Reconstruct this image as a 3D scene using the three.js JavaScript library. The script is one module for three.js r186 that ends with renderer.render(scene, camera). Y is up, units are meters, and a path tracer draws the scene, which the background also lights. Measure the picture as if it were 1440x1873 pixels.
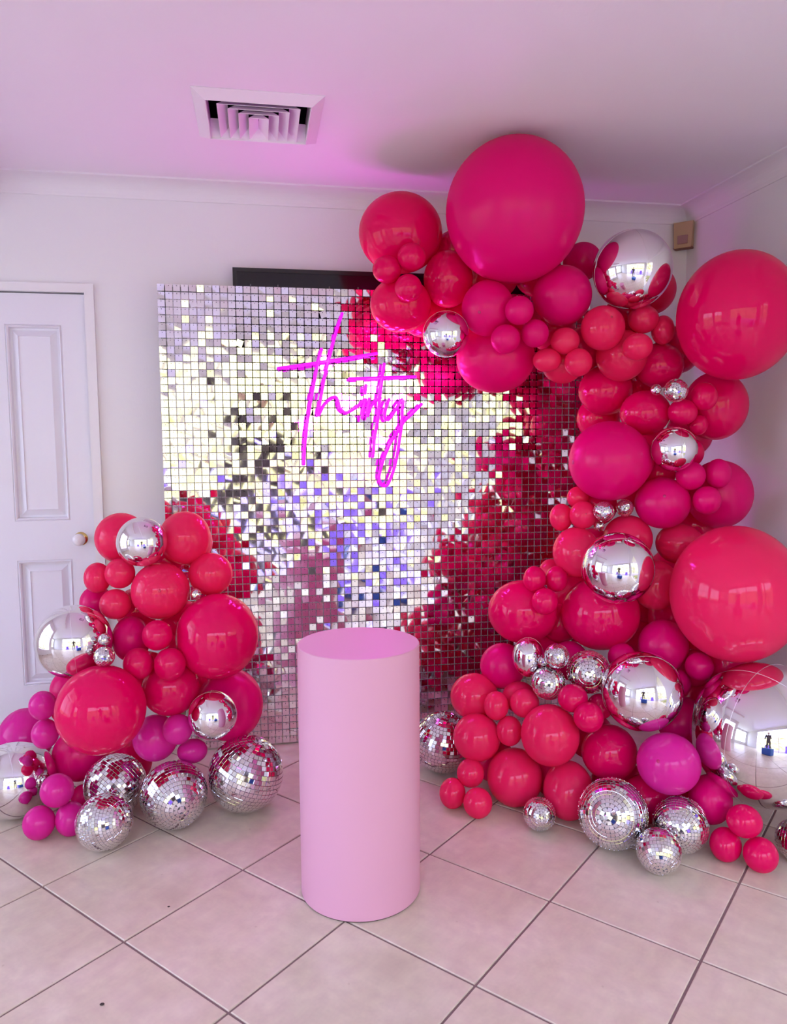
import * as THREE from 'three';
import { mergeGeometries } from 'three/addons/utils/BufferGeometryUtils.js';
import { RoundedBoxGeometry } from 'three/addons/geometries/RoundedBoxGeometry.js';
import { MarchingCubes } from 'three/addons/objects/MarchingCubes.js';
import { ImprovedNoise } from 'three/addons/math/ImprovedNoise.js';

// ---------------------------------------------------------------- camera, sky, sun, exposure
const scene = new THREE.Scene();
const camera = new THREE.PerspectiveCamera(2 * Math.atan(936.5 / 1376.5) * 180 / Math.PI, 1440 / 1873, 0.05, 200);
camera.position.set(0, 1.43, 0);
camera.rotation.set(-0.09698, -0.17649, -0.00578, 'YXZ');
scene.background = new THREE.Color().setRGB(4.8, 5.6, 8.5);          // even lavender-white sky
const sun = new THREE.DirectionalLight(new THREE.Color().setRGB(1, 0.95, 0.86), 11);
sun.position.set(0, 13, -11.7); sun.target.position.set(0, 0, 0); sun.shadow.radius = 1;
Object.assign(sun.shadow.camera, { left: -22, right: 22, top: 22, bottom: -22, near: 1, far: 60 });
sun.castShadow = true; scene.add(sun, sun.target); sun.name = 'sun';
const renderer = new THREE.WebGLRenderer({ antialias: true });
renderer.toneMapping = THREE.LinearToneMapping;
renderer.toneMappingExposure = 1.0;
renderer.shadowMap.enabled = true;

// ---------------------------------------------------------------- helpers
let seedState = 1234567;
const rnd = () => { seedState = (seedState * 1664525 + 1013904223) >>> 0; return seedState / 4294967296; };
const gauss = () => (rnd() + rnd() + rnd() + rnd() - 2) * 1.0;
const V = (x, y, z) => new THREE.Vector3(x, y, z);
const taken = {};
function numbered(name) {
  taken[name] = (taken[name] ?? -1) + 1;
  return taken[name] ? name + '_' + String(taken[name]).padStart(3, '0') : name;
}
function tag(o, label, category, group, kind) {
  if (label) o.userData.label = label;
  if (category) o.userData.category = category;
  if (group) o.userData.group = group;
  if (kind) o.userData.kind = kind;
  return o;
}
function thing(name, label, category, p = [0, 0, 0], group) {
  const o = new THREE.Group(); o.name = numbered(name); o.position.set(...p); scene.add(o);
  return tag(o, label, category, group);
}
function part(name, geo, material, parent, p, q) {
  const m = new THREE.Mesh(geo, material); m.name = name; m.castShadow = m.receiveShadow = true;
  if (p) m.position.set(...p);
  if (q) m.quaternion.copy(q);
  parent.add(m); return m;
}
function struct(name, geo, material, p) { const m = part(name, geo, material, scene, p); m.userData.kind = 'structure'; return m; }
const rgb = (r, g, b) => new THREE.Color().setRGB(r, g, b);
const std = (c, roughness = 0.6, extra = {}) => new THREE.MeshStandardMaterial({ color: c, roughness, ...extra });
const phys = (c, roughness, extra = {}) => new THREE.MeshPhysicalMaterial({ color: c, roughness, ...extra });
const noise = new ImprovedNoise();
function texture(size, f, srgb = false) {
  const d = new Uint8Array(size * size * 4);
  for (let y = 0; y < size; y++) for (let x = 0; x < size; x++) {
    const c = f(x / size, y / size), i = (y * size + x) * 4;
    for (let k = 0; k < 3; k++) d[i + k] = Math.max(0, Math.min(255, Math.round(255 * (Array.isArray(c) ? c[k] : c))));
    d[i + 3] = 255;
  }
  const t = new THREE.DataTexture(d, size, size); t.wrapS = t.wrapT = THREE.RepeatWrapping; t.magFilter = THREE.LinearFilter; t.minFilter = THREE.LinearFilter;
  if (srgb) t.colorSpace = THREE.SRGBColorSpace;
  t.needsUpdate = true; return t;
}
const tileable = (x, y, f, z) => {       // periodic noise on the unit square
  const a = 2 * Math.PI, r = f / a;
  return noise.noise(Math.cos(a * x) * r + 7 + z, Math.sin(a * x) * r + z * 3, Math.cos(a * y) * r + 3) * 0.6 + noise.noise(Math.sin(a * y) * r + 11, Math.cos(a * y) * r + z, Math.sin(a * x) * r + 5) * 0.6;
};
// box with chamfered front edges, 22 triangles; w along x, h along y, depth d behind z = 0
function bevelBox(w, h, d, b) {
  const P = [], I = [], uv = [];
  const ring = (x, y, z) => { [[-x, -y], [x, -y], [x, y], [-x, y]].forEach(([a, c]) => { P.push(a, c, z); uv.push(a + 0.5, c + 0.5); }); };
  const quad = (a, b2, c, e) => {
    const n = P.length / 3; const src = [a, b2, c, e];
    src.forEach((k) => { out.push(P[k * 3], P[k * 3 + 1], P[k * 3 + 2]); ouv.push(uv[k * 2], uv[k * 2 + 1]); });
    const m = out.length / 3 - 4; I.push(m, m + 1, m + 2, m, m + 2, m + 3);
  };
  const out = [], ouv = [];
  ring(w / 2 - b, h / 2 - b, 0); ring(w / 2, h / 2, -b); ring(w / 2, h / 2, -d);
  quad(0, 1, 2, 3);
  for (let k = 0; k < 4; k++) { const l = (k + 1) % 4; quad(4 + k, 4 + l, l, k); quad(8 + k, 8 + l, 4 + l, 4 + k); }
  quad(11, 10, 9, 8);
  const g = new THREE.BufferGeometry();
  g.setAttribute('position', new THREE.Float32BufferAttribute(out, 3)); g.setAttribute('uv', new THREE.Float32BufferAttribute(ouv, 2)); g.setIndex(I);
  g.computeVertexNormals(); return g;
}
const box = (x0, x1, y0, y1, z0, z1) => new THREE.BoxGeometry(x1 - x0, y1 - y0, z1 - z0).translate((x0 + x1) / 2, (y0 + y1) / 2, (z0 + z1) / 2);
function wallShape(w0, w1, h0, h1, holes, depth) {
  const s = new THREE.Shape([[w0, h0], [w1, h0], [w1, h1], [w0, h1]].map((p) => new THREE.Vector2(...p)));
  for (const [a, b, c, d] of holes) s.holes.push(new THREE.Path([[a, c], [a, d], [b, d], [b, c]].map((p) => new THREE.Vector2(...p))));
  return new THREE.ExtrudeGeometry(s, { depth, bevelEnabled: false });
}
const mergeAll = (list) => mergeGeometries(list.map((g) => { const h = g.index ? g.toNonIndexed() : g; for (const k of Object.keys(h.attributes)) if (!['position', 'normal', 'uv'].includes(k)) h.deleteAttribute(k); return h; }));

// ---------------------------------------------------------------- materials
const grainMap = texture(256, (x, y) => 0.5 + 0.35 * tileable(x, y, 60, 1) + 0.25 * tileable(x, y, 110, 4));
grainMap.repeat.set(2, 2);
const wallPaint = std(rgb(0.84, 0.83, 0.83), 0.75, { bumpMap: grainMap, bumpScale: 0.0004 });
const ceilingPaint = std(rgb(0.87, 0.85, 0.86), 0.8, { bumpMap: grainMap, bumpScale: 0.0003 });
const trimPaint = std(rgb(0.85, 0.83, 0.84), 0.5);
const doorGrain = texture(256, (x, y) => 0.5 + 0.5 * tileable(x * 1, y * 0.12, 130, 2));
const doorPaint = std(rgb(0.82, 0.8, 0.86), 0.42, { bumpMap: doorGrain, bumpScale: 0.0003 });
const grout = std(rgb(0.26, 0.17, 0.16), 0.9);
const tileMaps = [0, 1, 2].map((k) => texture(256, (x, y) => {
  const a = tileable(x, y, 5, k * 9 + 1), b = tileable(x, y, 16, k * 5 + 2), c = tileable(x, y, 60, k + 3), w = 0.93 + 0.05 * a + 0.035 * b + 0.02 * c;
  return [w, w * (0.985 + 0.02 * b), w * (0.97 + 0.03 * a)];
}, true));
const tileRough = texture(256, (x, y) => 0.36 + 0.1 * tileable(x, y, 12, 6) + 0.06 * tileable(x, y, 50, 8));
const tileMats = tileMaps.map((map) => std(rgb(0.8, 0.68, 0.55), 1, { map, roughnessMap: tileRough }));
const mirror = std(rgb(0.8, 0.78, 0.8), 0.03, { metalness: 1 });
const sequinMirror = std(rgb(0.86, 0.82, 0.83), 0.05, { metalness: 1 });
const ballCore = std(rgb(0.13, 0.11, 0.12), 0.5, { metalness: 0.2 });
const foil = std(rgb(0.83, 0.8, 0.82), 0.025, { metalness: 1 });
const foilSeam = std(rgb(0.85, 0.82, 0.85), 0.3, { metalness: 1 });
const latex = {
  r: phys(rgb(0.88, 0.0002, 0.122), 0.85, { specularIntensity: 0.05, transmission: 0.25, thickness: 0, clearcoat: 0.65, clearcoatRoughness: 0.05 }),
  f: phys(rgb(0.88, 0.0006, 0.19), 0.85, { specularIntensity: 0.05, transmission: 0.25, thickness: 0, clearcoat: 0.45, clearcoatRoughness: 0.24 }),
  p: phys(rgb(0.84, 0.02, 0.35), 0.85, { specularIntensity: 0.05, transmission: 0.25, thickness: 0, clearcoat: 0.55, clearcoatRoughness: 0.14 }),
  c: phys(rgb(0.95, 0.018, 0.125), 0.85, { specularIntensity: 0.05, transmission: 0.25, thickness: 0, clearcoat: 0.65, clearcoatRoughness: 0.08 }),
};
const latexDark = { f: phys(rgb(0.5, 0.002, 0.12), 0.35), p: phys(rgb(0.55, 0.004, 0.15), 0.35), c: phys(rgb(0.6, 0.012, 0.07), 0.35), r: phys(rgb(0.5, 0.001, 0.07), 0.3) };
const plinthPaint = std(rgb(0.72, 0.36, 0.48), 0.45);
const black = std(rgb(0.008, 0.009, 0.01), 0.35);
const blackGloss = phys(rgb(0.006, 0.006, 0.008), 0.12);
const clearPlastic = phys(rgb(0.9, 0.88, 0.9), 0.3, { transmission: 0.6, thickness: 0 });

// ---------------------------------------------------------------- room shell
const CEIL = 2.57, BACK = -3.61, RIGHT = 2.165, LEFT = -2.4, REAR = 1.1, OX0 = -2.2, OX1 = 1.85, OH = 2.36;
const wallBack = struct('wall_back', wallShape(LEFT - 0.12, RIGHT + 0.12, 0, CEIL + 0.1, [[-1.565, -0.745, 0.002, 2.083]], 0.12), wallPaint, [0, 0, BACK - 0.12]);
const rightWall = struct('wall_right', wallShape(BACK - 0.12, REAR, 0, CEIL + 0.1, [[-1.4, 0.85, 0.001, OH]], 0.12), wallPaint, [RIGHT + 0.12, 0, 0]);
rightWall.rotation.y = -Math.PI / 2;

// left wall with the tall shuttered window
const WZ0 = -3.25, WZ1 = -1.75, WY0 = 0.3, WY1 = 2.15;
const leftWall = struct('wall_left', wallShape(1.5, -BACK, 0, CEIL + 0.1, [[-WZ1, -WZ0, WY0, WY1]], 0.12), wallPaint, [LEFT - 0.12, 0, 0]);
leftWall.rotation.y = Math.PI / 2;
struct('wall_left_return', box(-4.72, LEFT - 0.12, 0, CEIL + 0.1, -1.62, -1.5), wallPaint);
const farLeft = struct('wall_far_left', wallShape(-REAR, 1.5, 0, CEIL + 0.1, [[-0.8, 1.2, 0.4, 2.3]], 0.12), wallPaint, [-4.72, 0, 0]);
farLeft.rotation.y = Math.PI / 2;
struct('wall_rear', wallShape(-4.72, RIGHT + 0.12, 0, CEIL + 0.1, [[OX0, OX1, 0.001, OH]], 0.15), wallPaint, [0, 0, REAR]);
const VX0 = -0.16, VX1 = 0.215, VZ0 = -3.01, VZ1 = -2.66;
{
  const g = wallShape(-4.8, 2.4, -REAR - 0.35, 3.75, [[VX0, VX1, -VZ1, -VZ0]], 0.08);       // shape y is -z
  g.rotateX(-Math.PI / 2);
  struct('ceiling', g, ceilingPaint, [0, CEIL, 0]);
}
// cove cornices
function cove() {
  const s = new THREE.Shape(); s.moveTo(0, 0); s.lineTo(0, -0.074); s.lineTo(0.007, -0.074); s.lineTo(0.009, -0.066);
  s.absarc(0.083, -0.066 + 0.0, 0.074, Math.PI, Math.PI / 2, true);
  s.lineTo(0.083, -0.006); s.lineTo(0.092, -0.005); s.lineTo(0.092, 0); s.closePath(); return s;
}
{
  const s = new THREE.Shape(); s.moveTo(0, 0); s.lineTo(0, -0.074); s.lineTo(0.006, -0.074);
  for (let k = 0; k <= 10; k++) { const a = k / 10 * Math.PI / 2; s.lineTo(0.008 + 0.076 * (1 - Math.cos(a)), -0.068 + 0.06 * Math.sin(a)); }
  s.lineTo(0.092, -0.007); s.lineTo(0.092, 0); s.closePath();
  const gb = new THREE.ExtrudeGeometry(s, { depth: RIGHT - LEFT, bevelEnabled: false }); gb.rotateY(-Math.PI / 2);   // profile x -> z, depth -> -x
  struct('trim_1', gb, trimPaint, [RIGHT, CEIL, BACK]);
  const gr = new THREE.ExtrudeGeometry(s, { depth: REAR - BACK, bevelEnabled: false }); gr.rotateY(Math.PI);                  // profile x -> -x, depth -> -z
  struct('trim_2', gr, trimPaint, [RIGHT, CEIL, REAR]);
}
struct('ceiling_bulkhead', box(LEFT, -1.135, 2.43, CEIL + 0.02, BACK, -1.5), ceilingPaint);
// baseboards
struct('baseboard_back', mergeAll([box(-0.665, RIGHT, 0, 0.09, BACK, BACK + 0.015), box(LEFT, -1.645, 0, 0.09, BACK, BACK + 0.015)]), trimPaint);
struct('baseboard_right', box(RIGHT - 0.015, RIGHT, 0, 0.09, BACK, -1.4), trimPaint);

// floor of square tiles laid at 47 degrees
{
  const floor = struct('floor', box(-4.8, 2.4, -0.12, -0.004, -3.8, REAR + 0.2), grout);
  const S = 0.4493, A = 0.82141, ox = -0.7184, oz = -2.4631, tg = bevelBox(S - 0.0075, S - 0.0075, 0.012, 0.0018);
  tg.rotateX(-Math.PI / 2);
  tg.attributes.uv.array.forEach((v, i, a) => { a[i] = v * 2; });
  const rest = [];
  const shown = [];
  for (let i = -22; i <= 22; i++) for (let j = -22; j <= 22; j++) {
    const ci = i + 0.5, cj = j + 0.5, x = ox + S * (ci * Math.cos(A) + cj * Math.sin(A)), z = oz + S * (ci * Math.sin(A) - cj * Math.cos(A));
    if (x < (z < -1.6 ? -2.6 : -4.75) || x > 2.4 || z < -3.8 || z > REAR + 0.1) continue;
    shown.push([x, z, Math.hypot(x, z + 2)]);
  }
  shown.sort((a, b) => a[2] - b[2]);
  shown.forEach(([x, z], k) => {
    const turn = -A + (Math.floor(rnd() * 4)) * Math.PI / 2, lift = rnd() * 0.0006, mat = Math.floor(rnd() * 3);
    if (k < 290) { const m = part('tile', tg, tileMats[mat], floor, [x, lift - 0.0003, z]); m.rotation.y = turn; }
    else { const g = tg.clone(); g.rotateY(turn); g.translate(x, 0, z); rest.push(g); }
  });
  if (rest.length) part('tile_field', mergeAll(rest), tileMats[0], floor).userData.kind = 'stuff';
}

// ---------------------------------------------------------------- door
{
  const d = new THREE.Group(); d.name = 'door_1'; d.userData.kind = 'structure'; scene.add(d);
  const X0 = -1.562, X1 = -0.748, H = 2.08, ZF = BACK + 0.004, zr = ZF - 0.012;
  // leaf built of stiles and rails with recessed panels
  const cols = [[-1.462, -1.228], [-1.086, -0.852]], rows = [[0.31, 0.888], [1.07, 1.942]];
  const s = new THREE.Shape([[X0, 0.005], [X1, 0.005], [X1, H - 0.002], [X0, H - 0.002]].map((p) => new THREE.Vector2(...p)));
  for (const [a, b] of cols) for (const [c, e] of rows) s.holes.push(new THREE.Path([[a, c], [a, e], [b, e], [b, c]].map((p) => new THREE.Vector2(...p))));
  part('door_leaf', new THREE.ExtrudeGeometry(s, { depth: 0.035, bevelEnabled: true, bevelThickness: 0.002, bevelSize: 0.002, bevelOffset: -0.002, bevelSegments: 1 }), doorPaint, d, [0, 0, zr - 0.037]);
  for (const [a, b] of cols) for (const [c, e] of rows) {
    // raised panel: back plate, sloping border, flat field; plus a small moulding round it
    const w = b - a, h = e - c, P = [], I = [], rings = [[0, -0.004], [0.006, 0.002], [0.012, -0.002], [0.015, -0.022], [0.02, -0.022], [0.05, -0.004], [0.051, -0.008], [0.054, -0.008]];
    for (const [o, z] of rings) P.push(a + o, c + o, z, b - o, c + o, z, b - o, e - o, z, a + o, e - o, z);
    for (let k = 0; k < rings.length - 1; k++) for (let q = 0; q < 4; q++) { const r = (q + 1) % 4, m = k * 4; I.push(m + q, m + r, m + 4 + r, m + q, m + 4 + r, m + 4 + q); }
    const m = (rings.length - 1) * 4; I.push(m, m + 1, m + 2, m, m + 2, m + 3);
    const g = new THREE.BufferGeometry(); g.setAttribute('position', new THREE.Float32BufferAttribute(P, 3)); g.setIndex(I);
    g.setAttribute('uv', new THREE.Float32BufferAttribute(Array.from({ length: P.length / 3 }, (_, k) => [P[k * 3], P[k * 3 + 1]]).flat(), 2));
    const f = g.toNonIndexed(); f.computeVertexNormals();
    part('door_panel', mergeAll([f, box(a - 0.001, b + 0.001, c - 0.001, e + 0.001, -0.03, -0.02)]), doorPaint, d, [0, 0, zr]);
  }
  // jamb stop and architrave
  const arch = (x0, x1, y0, y1, name) => part(name, box(x0, x1, y0, y1, BACK - 0.01, BACK + 0.016), trimPaint, d);
  arch(-0.745, -0.705, 0, 2.12, 'architrave'); arch(-1.605, -1.565, 0, 2.12, 'architrave'); arch(-1.565, -0.745, 2.083, 2.12, 'architrave');
  for (const [x0, x1, y0, y1] of [[-0.775, -0.735, 0.003, 2.09], [-1.575, -1.535, 0.003, 2.09], [-1.575, -0.735, 2.05, 2.09]]) part('door_stop', box(x0, x1, y0, y1, zr - 0.062, zr - 0.039), trimPaint, d);
  // porcelain knob on a brass rose
  const brass = std(rgb(0.62, 0.46, 0.16), 0.22, { metalness: 1 }), china = phys(rgb(0.86, 0.82, 0.83), 0.15);
  const knob = new THREE.Group(); knob.name = 'door_handle'; knob.position.set(-0.81, 0.983, zr); d.add(knob);
  const lathe = (pts, n = 28) => new THREE.LatheGeometry(pts.map((p) => new THREE.Vector2(...p)), n).rotateX(Math.PI / 2);
  part('rose', lathe([[0.0001, 0.008], [0.014, 0.008], [0.018, 0.007], [0.029, 0.004], [0.031, 0]]), brass, knob);
  part('neck', lathe([[0.011, 0.004], [0.009, 0.02], [0.013, 0.03]]), brass, knob);
  part('knob', lathe([[0.012, 0.026], [0.023, 0.03], [0.028, 0.041], [0.026, 0.052], [0.017, 0.06], [0.0001, 0.063]]), china, knob);
}

// ---------------------------------------------------------------- windows (left wall, and the wide glazed rear opening)
const frameWhite = std(rgb(0.8, 0.78, 0.8), 0.4);
const glass = phys(rgb(0.97, 0.98, 0.98), 0.0, { transmission: 1, thickness: 0, ior: 1.45 });
{
  const w = new THREE.Group(); w.name = 'window_1'; w.userData.kind = 'structure'; scene.add(w);
  const x = LEFT - 0.06, bar = (z0, z1, y0, y1, t, name) => part(name, box(x - t, x + t, y0, y1, z0, z1), frameWhite, w);
  bar(WZ0, WZ1, WY0, WY0 + 0.06, 0.04, 'window_frame'); bar(WZ0, WZ1, WY1 - 0.06, WY1, 0.04, 'window_frame');
  bar(WZ0, WZ0 + 0.06, WY0, WY1, 0.04, 'window_frame'); bar(WZ1 - 0.06, WZ1, WY0, WY1, 0.04, 'window_frame');
  const zm = (WZ0 + WZ1) / 2, ym = (WY0 + WY1) / 2 + 0.1;
  bar(zm - 0.02, zm + 0.02, WY0, WY1, 0.02, 'mullion'); bar(WZ0, WZ1, ym - 0.02, ym + 0.02, 0.02, 'mullion');
  for (const [z0, z1] of [[WZ0 + 0.06, zm - 0.02], [zm + 0.02, WZ1 - 0.06]]) {
    for (const [y0, y1] of [[WY0 + 0.06, ym - 0.02], [ym + 0.02, WY1 - 0.06]]) part('pane', box(x - 0.003, x + 0.003, y0, y1, z0, z1), glass, w);
    for (let k = 0; k < 16; k++) part('slat', box(x + 0.03, x + 0.056, WY0 + 0.1 + k * 0.055, WY0 + 0.103 + k * 0.055, z0, z1), frameWhite, w);
  }
  const w4 = new THREE.Group(); w4.name = 'window_4'; w4.userData.kind = 'structure'; scene.add(w4);
  for (const [z0, z1, y0, y1] of [[-1.4, 0.85, OH - 0.06, OH], [-1.4, -1.34, 0.001, OH - 0.06], [0.79, 0.85, 0.001, OH - 0.06], [-0.3, -0.24, 0.001, OH - 0.06]]) part('window_frame', box(RIGHT + 0.03, RIGHT + 0.09, y0, y1, z0, z1), frameWhite, w4);
  const w3 = new THREE.Group(); w3.name = 'window_3'; w3.userData.kind = 'structure'; scene.add(w3);
  for (const [z0, z1, y0, y1] of [[-1.2, 0.8, 0.4, 0.46], [-1.2, 0.8, 2.24, 2.3], [-1.2, -1.14, 0.46, 2.24], [0.74, 0.8, 0.46, 2.24], [-0.23, -0.17, 0.46, 2.24]]) part('window_frame', box(-4.69, -4.63, y0, y1, z0, z1), frameWhite, w3);
  const r = new THREE.Group(); r.name = 'window_2'; r.userData.kind = 'structure'; scene.add(r);
  for (const [x0, x1, y0, y1] of [[OX0, OX1, OH - 0.06, OH], [OX0, OX0 + 0.06, 0.001, OH - 0.06], [OX1 - 0.06, OX1, 0.001, OH - 0.06], [-0.68, -0.62, 0.001, OH - 0.06], [0.55, 0.61, 0.001, OH - 0.06]]) part('window_frame', box(x0, x1, y0, y1, REAR + 0.05, REAR + 0.11), frameWhite, r);
}

// ---------------------------------------------------------------- garden behind the camera, seen only in the mirrors
{
  const paving = std(rgb(0.33, 0.26, 0.31), 0.8), water = std(rgb(0.25, 0.18, 0.5), 0.5), lawn = std(rgb(0.3, 0.29, 0.1), 0.9), leaf = std(rgb(0.42, 0.4, 0.18), 0.8);
  struct('terrace', box(-6, 6, -0.3, -0.03, REAR + 0.2, 7.5), paving);
  struct('lawn', mergeAll([box(-40, 40, -0.4, -0.05, 7.5, 40), box(-40, -6, -0.4, -0.05, -30, 7.5), box(2.4, 6, -0.4, -0.05, -30, REAR + 0.2), box(6, 40, -0.4, -0.05, -30, 7.5)]), lawn);
  const pool = part('pool', new RoundedBoxGeometry(5.5, 0.3, 3.6, 2, 0.05), water, scene, [0.8, -0.14, 4.6]);
  tag(pool, 'violet blue swimming pool on the terrace behind the camera', 'pool');
  struct('verandah_roof', box(RIGHT + 0.13, 5.2, 2.68, 2.78, -6, REAR + 0.4), trimPaint);
  const hedge = (len, label, pos, turn, m) => {
    const g = new THREE.BoxGeometry(len, 4.0, 1.6, Math.round(len * 2.5), 12, 5), p = g.attributes.position;
    for (let i = 0; i < p.count; i++) {
      const x = p.getX(i), y = p.getY(i), z = p.getZ(i), k = noise.noise(x * 1.3, y * 1.3, z * 1.3 + len) * 0.35 + noise.noise(x * 3.7, y * 3.7, z * 3.7 + 4) * 0.14;
      p.setXYZ(i, x + k * 0.4, y + (y > -1.9 ? k * 0.6 : 0), z + k * 1.2);
    }
    g.computeVertexNormals();
    const h = part('hedge', g, m, scene, pos); h.rotation.y = turn;
    h.name = numbered('hedge'); tag(h, label, 'hedge', 'garden hedges');
  };
  hedge(40, 'tall sunlit yellow green hedge across the end of the garden', [0, 1.95, 9.8], 0, leaf);
  hedge(22, 'tall pale yellow hedge along the right side of the house', [7.2, 1.95, -2.5], Math.PI / 2, std(rgb(0.7, 0.62, 0.3), 0.8));
}
// ---------------------------------------------------------------- behind the camera, seen only in the mirrors: photographer, blue bag, draped tables
{
  const t = thing('person', 'photographer in dark clothes holding a phone, seen only in the mirror balls', 'person', [0.02, 0, 0.42]);
  const J = { hip: [0, 0.95, 0], chest: [0, 1.32, 0.02], neck: [0, 1.5, 0.01], head: [0, 1.64, -0.02], hl: [-0.1, 0.9, 0], hr: [0.1, 0.9, 0], kl: [-0.12, 0.5, -0.02], kr: [0.13, 0.5, -0.02], al: [-0.13, 0.09, 0.03], ar: [0.14, 0.09, 0.03], tl: [-0.15, 0.04, -0.13], tr: [0.17, 0.04, -0.13], sl: [-0.19, 1.41, 0], sr: [0.19, 1.41, 0], el: [-0.27, 1.16, -0.1], er: [0.27, 1.16, -0.1], wl: [-0.1, 1.33, -0.27], wr: [0.07, 1.33, -0.27] };
  const bones = (list) => (x, y, z) => {
    let d = 9;
    for (const [a, b, ra, rb] of list) {
      const A = J[a], Bq = J[b], ux = Bq[0] - A[0], uy = Bq[1] - A[1], uz = Bq[2] - A[2], L = ux * ux + uy * uy + uz * uz || 1e-9;
      const k = Math.min(1, Math.max(0, ((x - A[0]) * ux + (y - A[1]) * uy + (z - A[2]) * uz) / L));
      const e = Math.hypot(x - A[0] - ux * k, y - A[1] - uy * k, z - A[2] - uz * k) - (ra + (rb - ra) * k), h = Math.max(0.05 - Math.abs(d - e), 0) / 0.05;
      d = Math.min(d, e) - h * h * 0.0125;
    }
    return d;
  };
  const mesh = (f, n, cx, cy, cz, half) => {
    const mc = new MarchingCubes(n, black, false, false, 60000); mc.isolation = 0;
    for (let k = 0; k < n; k++) for (let j = 0; j < n; j++) for (let i = 0; i < n; i++) mc.setCell(i, j, k, -f(cx + (i / n * 2 - 1) * half, cy + (j / n * 2 - 1) * half, cz + (k / n * 2 - 1) * half));
    mc.update();
    const g = new THREE.BufferGeometry(), c = mc.count;
    g.setAttribute('position', new THREE.BufferAttribute(mc.positionArray.slice(0, c * 3), 3)); g.setAttribute('normal', new THREE.BufferAttribute(mc.normalArray.slice(0, c * 3), 3));
    g.scale(half, half, half); g.translate(cx, cy, cz); return g;
  };
  const skin = std(rgb(0.62, 0.38, 0.28), 0.55), cloth = std(rgb(0.13, 0.11, 0.12), 0.85);
  part('body', mesh(bones([['hip', 'chest', 0.14, 0.15], ['chest', 'neck', 0.11, 0.06], ['hl', 'kl', 0.085, 0.06], ['kl', 'al', 0.058, 0.042], ['hr', 'kr', 0.085, 0.06], ['kr', 'ar', 0.058, 0.042], ['al', 'tl', 0.045, 0.035], ['ar', 'tr', 0.045, 0.035], ['chest', 'sl', 0.1, 0.06], ['chest', 'sr', 0.1, 0.06], ['sl', 'el', 0.055, 0.042], ['sr', 'er', 0.055, 0.042], ['el', 'wl', 0.042, 0.03], ['er', 'wr', 0.042, 0.03]]), 72, 0, 0.86, 0, 0.9), cloth, t);
  part('head', new THREE.SphereGeometry(1, 24, 18).scale(0.076, 0.115, 0.095).translate(0, 1.635, -0.01), skin, t);
  part('hair', new THREE.SphereGeometry(1, 24, 14, 0, Math.PI * 2, 0, Math.PI * 0.56).scale(0.084, 0.122, 0.104).rotateX(0.35).translate(0, 1.642, 0.006), std(rgb(0.03, 0.02, 0.015), 0.7), t);
  part('phone', new RoundedBoxGeometry(0.075, 0.15, 0.009, 2, 0.004).translate(-0.02, 1.36, -0.305), black, t);
}
{
  const t = thing('cooler_bag', 'blue cooler bag on the floor behind the camera, seen in the mirror balls', 'bag', [0.5, 0, -0.4]), blue = std(rgb(0.03, 0.12, 0.5), 0.55);
  part('bag_body', new RoundedBoxGeometry(0.55, 0.36, 0.36, 4, 0.05).translate(0, 0.18, 0), blue, t);
  part('lid', new RoundedBoxGeometry(0.56, 0.05, 0.37, 3, 0.02).translate(0, 0.36, 0), std(rgb(0.05, 0.18, 0.6), 0.5), t);
  part('strap', new THREE.TorusGeometry(0.2, 0.014, 8, 24, Math.PI).translate(0, 0.38, 0), std(rgb(0.02, 0.03, 0.08), 0.7), t);
}
for (const [x, z, l] of [[-1.15, 2.1, 'left'], [1.25, 2.3, 'right']]) {
  const t = thing('draped_table', 'violet draped round table outside, on the ' + l + ' behind the photographer', 'table', [x, -0.03, z], 'violet draped tables on the terrace');
  const pts = [[0.33, 0], [0.3, 0.3], [0.29, 0.68], [0.3, 0.74], [0.27, 0.752], [0.0001, 0.755]].map((p) => new THREE.Vector2(...p)), g = new THREE.LatheGeometry(pts, 60), q = g.attributes.position;
  for (let i = 0; i < q.count; i++) { const a = Math.atan2(q.getZ(i), q.getX(i)), k = 1 + 0.06 * Math.sin(a * 9) * Math.max(0, 1 - q.getY(i) / 0.7); q.setX(i, q.getX(i) * k); q.setZ(i, q.getZ(i) * k); }
  g.computeVertexNormals();
  part('cloth', g, std(rgb(0.3, 0.16, 0.8), 0.75), t);
  part('table_foot', new THREE.CylinderGeometry(0.2, 0.22, 0.03, 24).translate(0, 0.015, 0), black, t);
}

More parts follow.
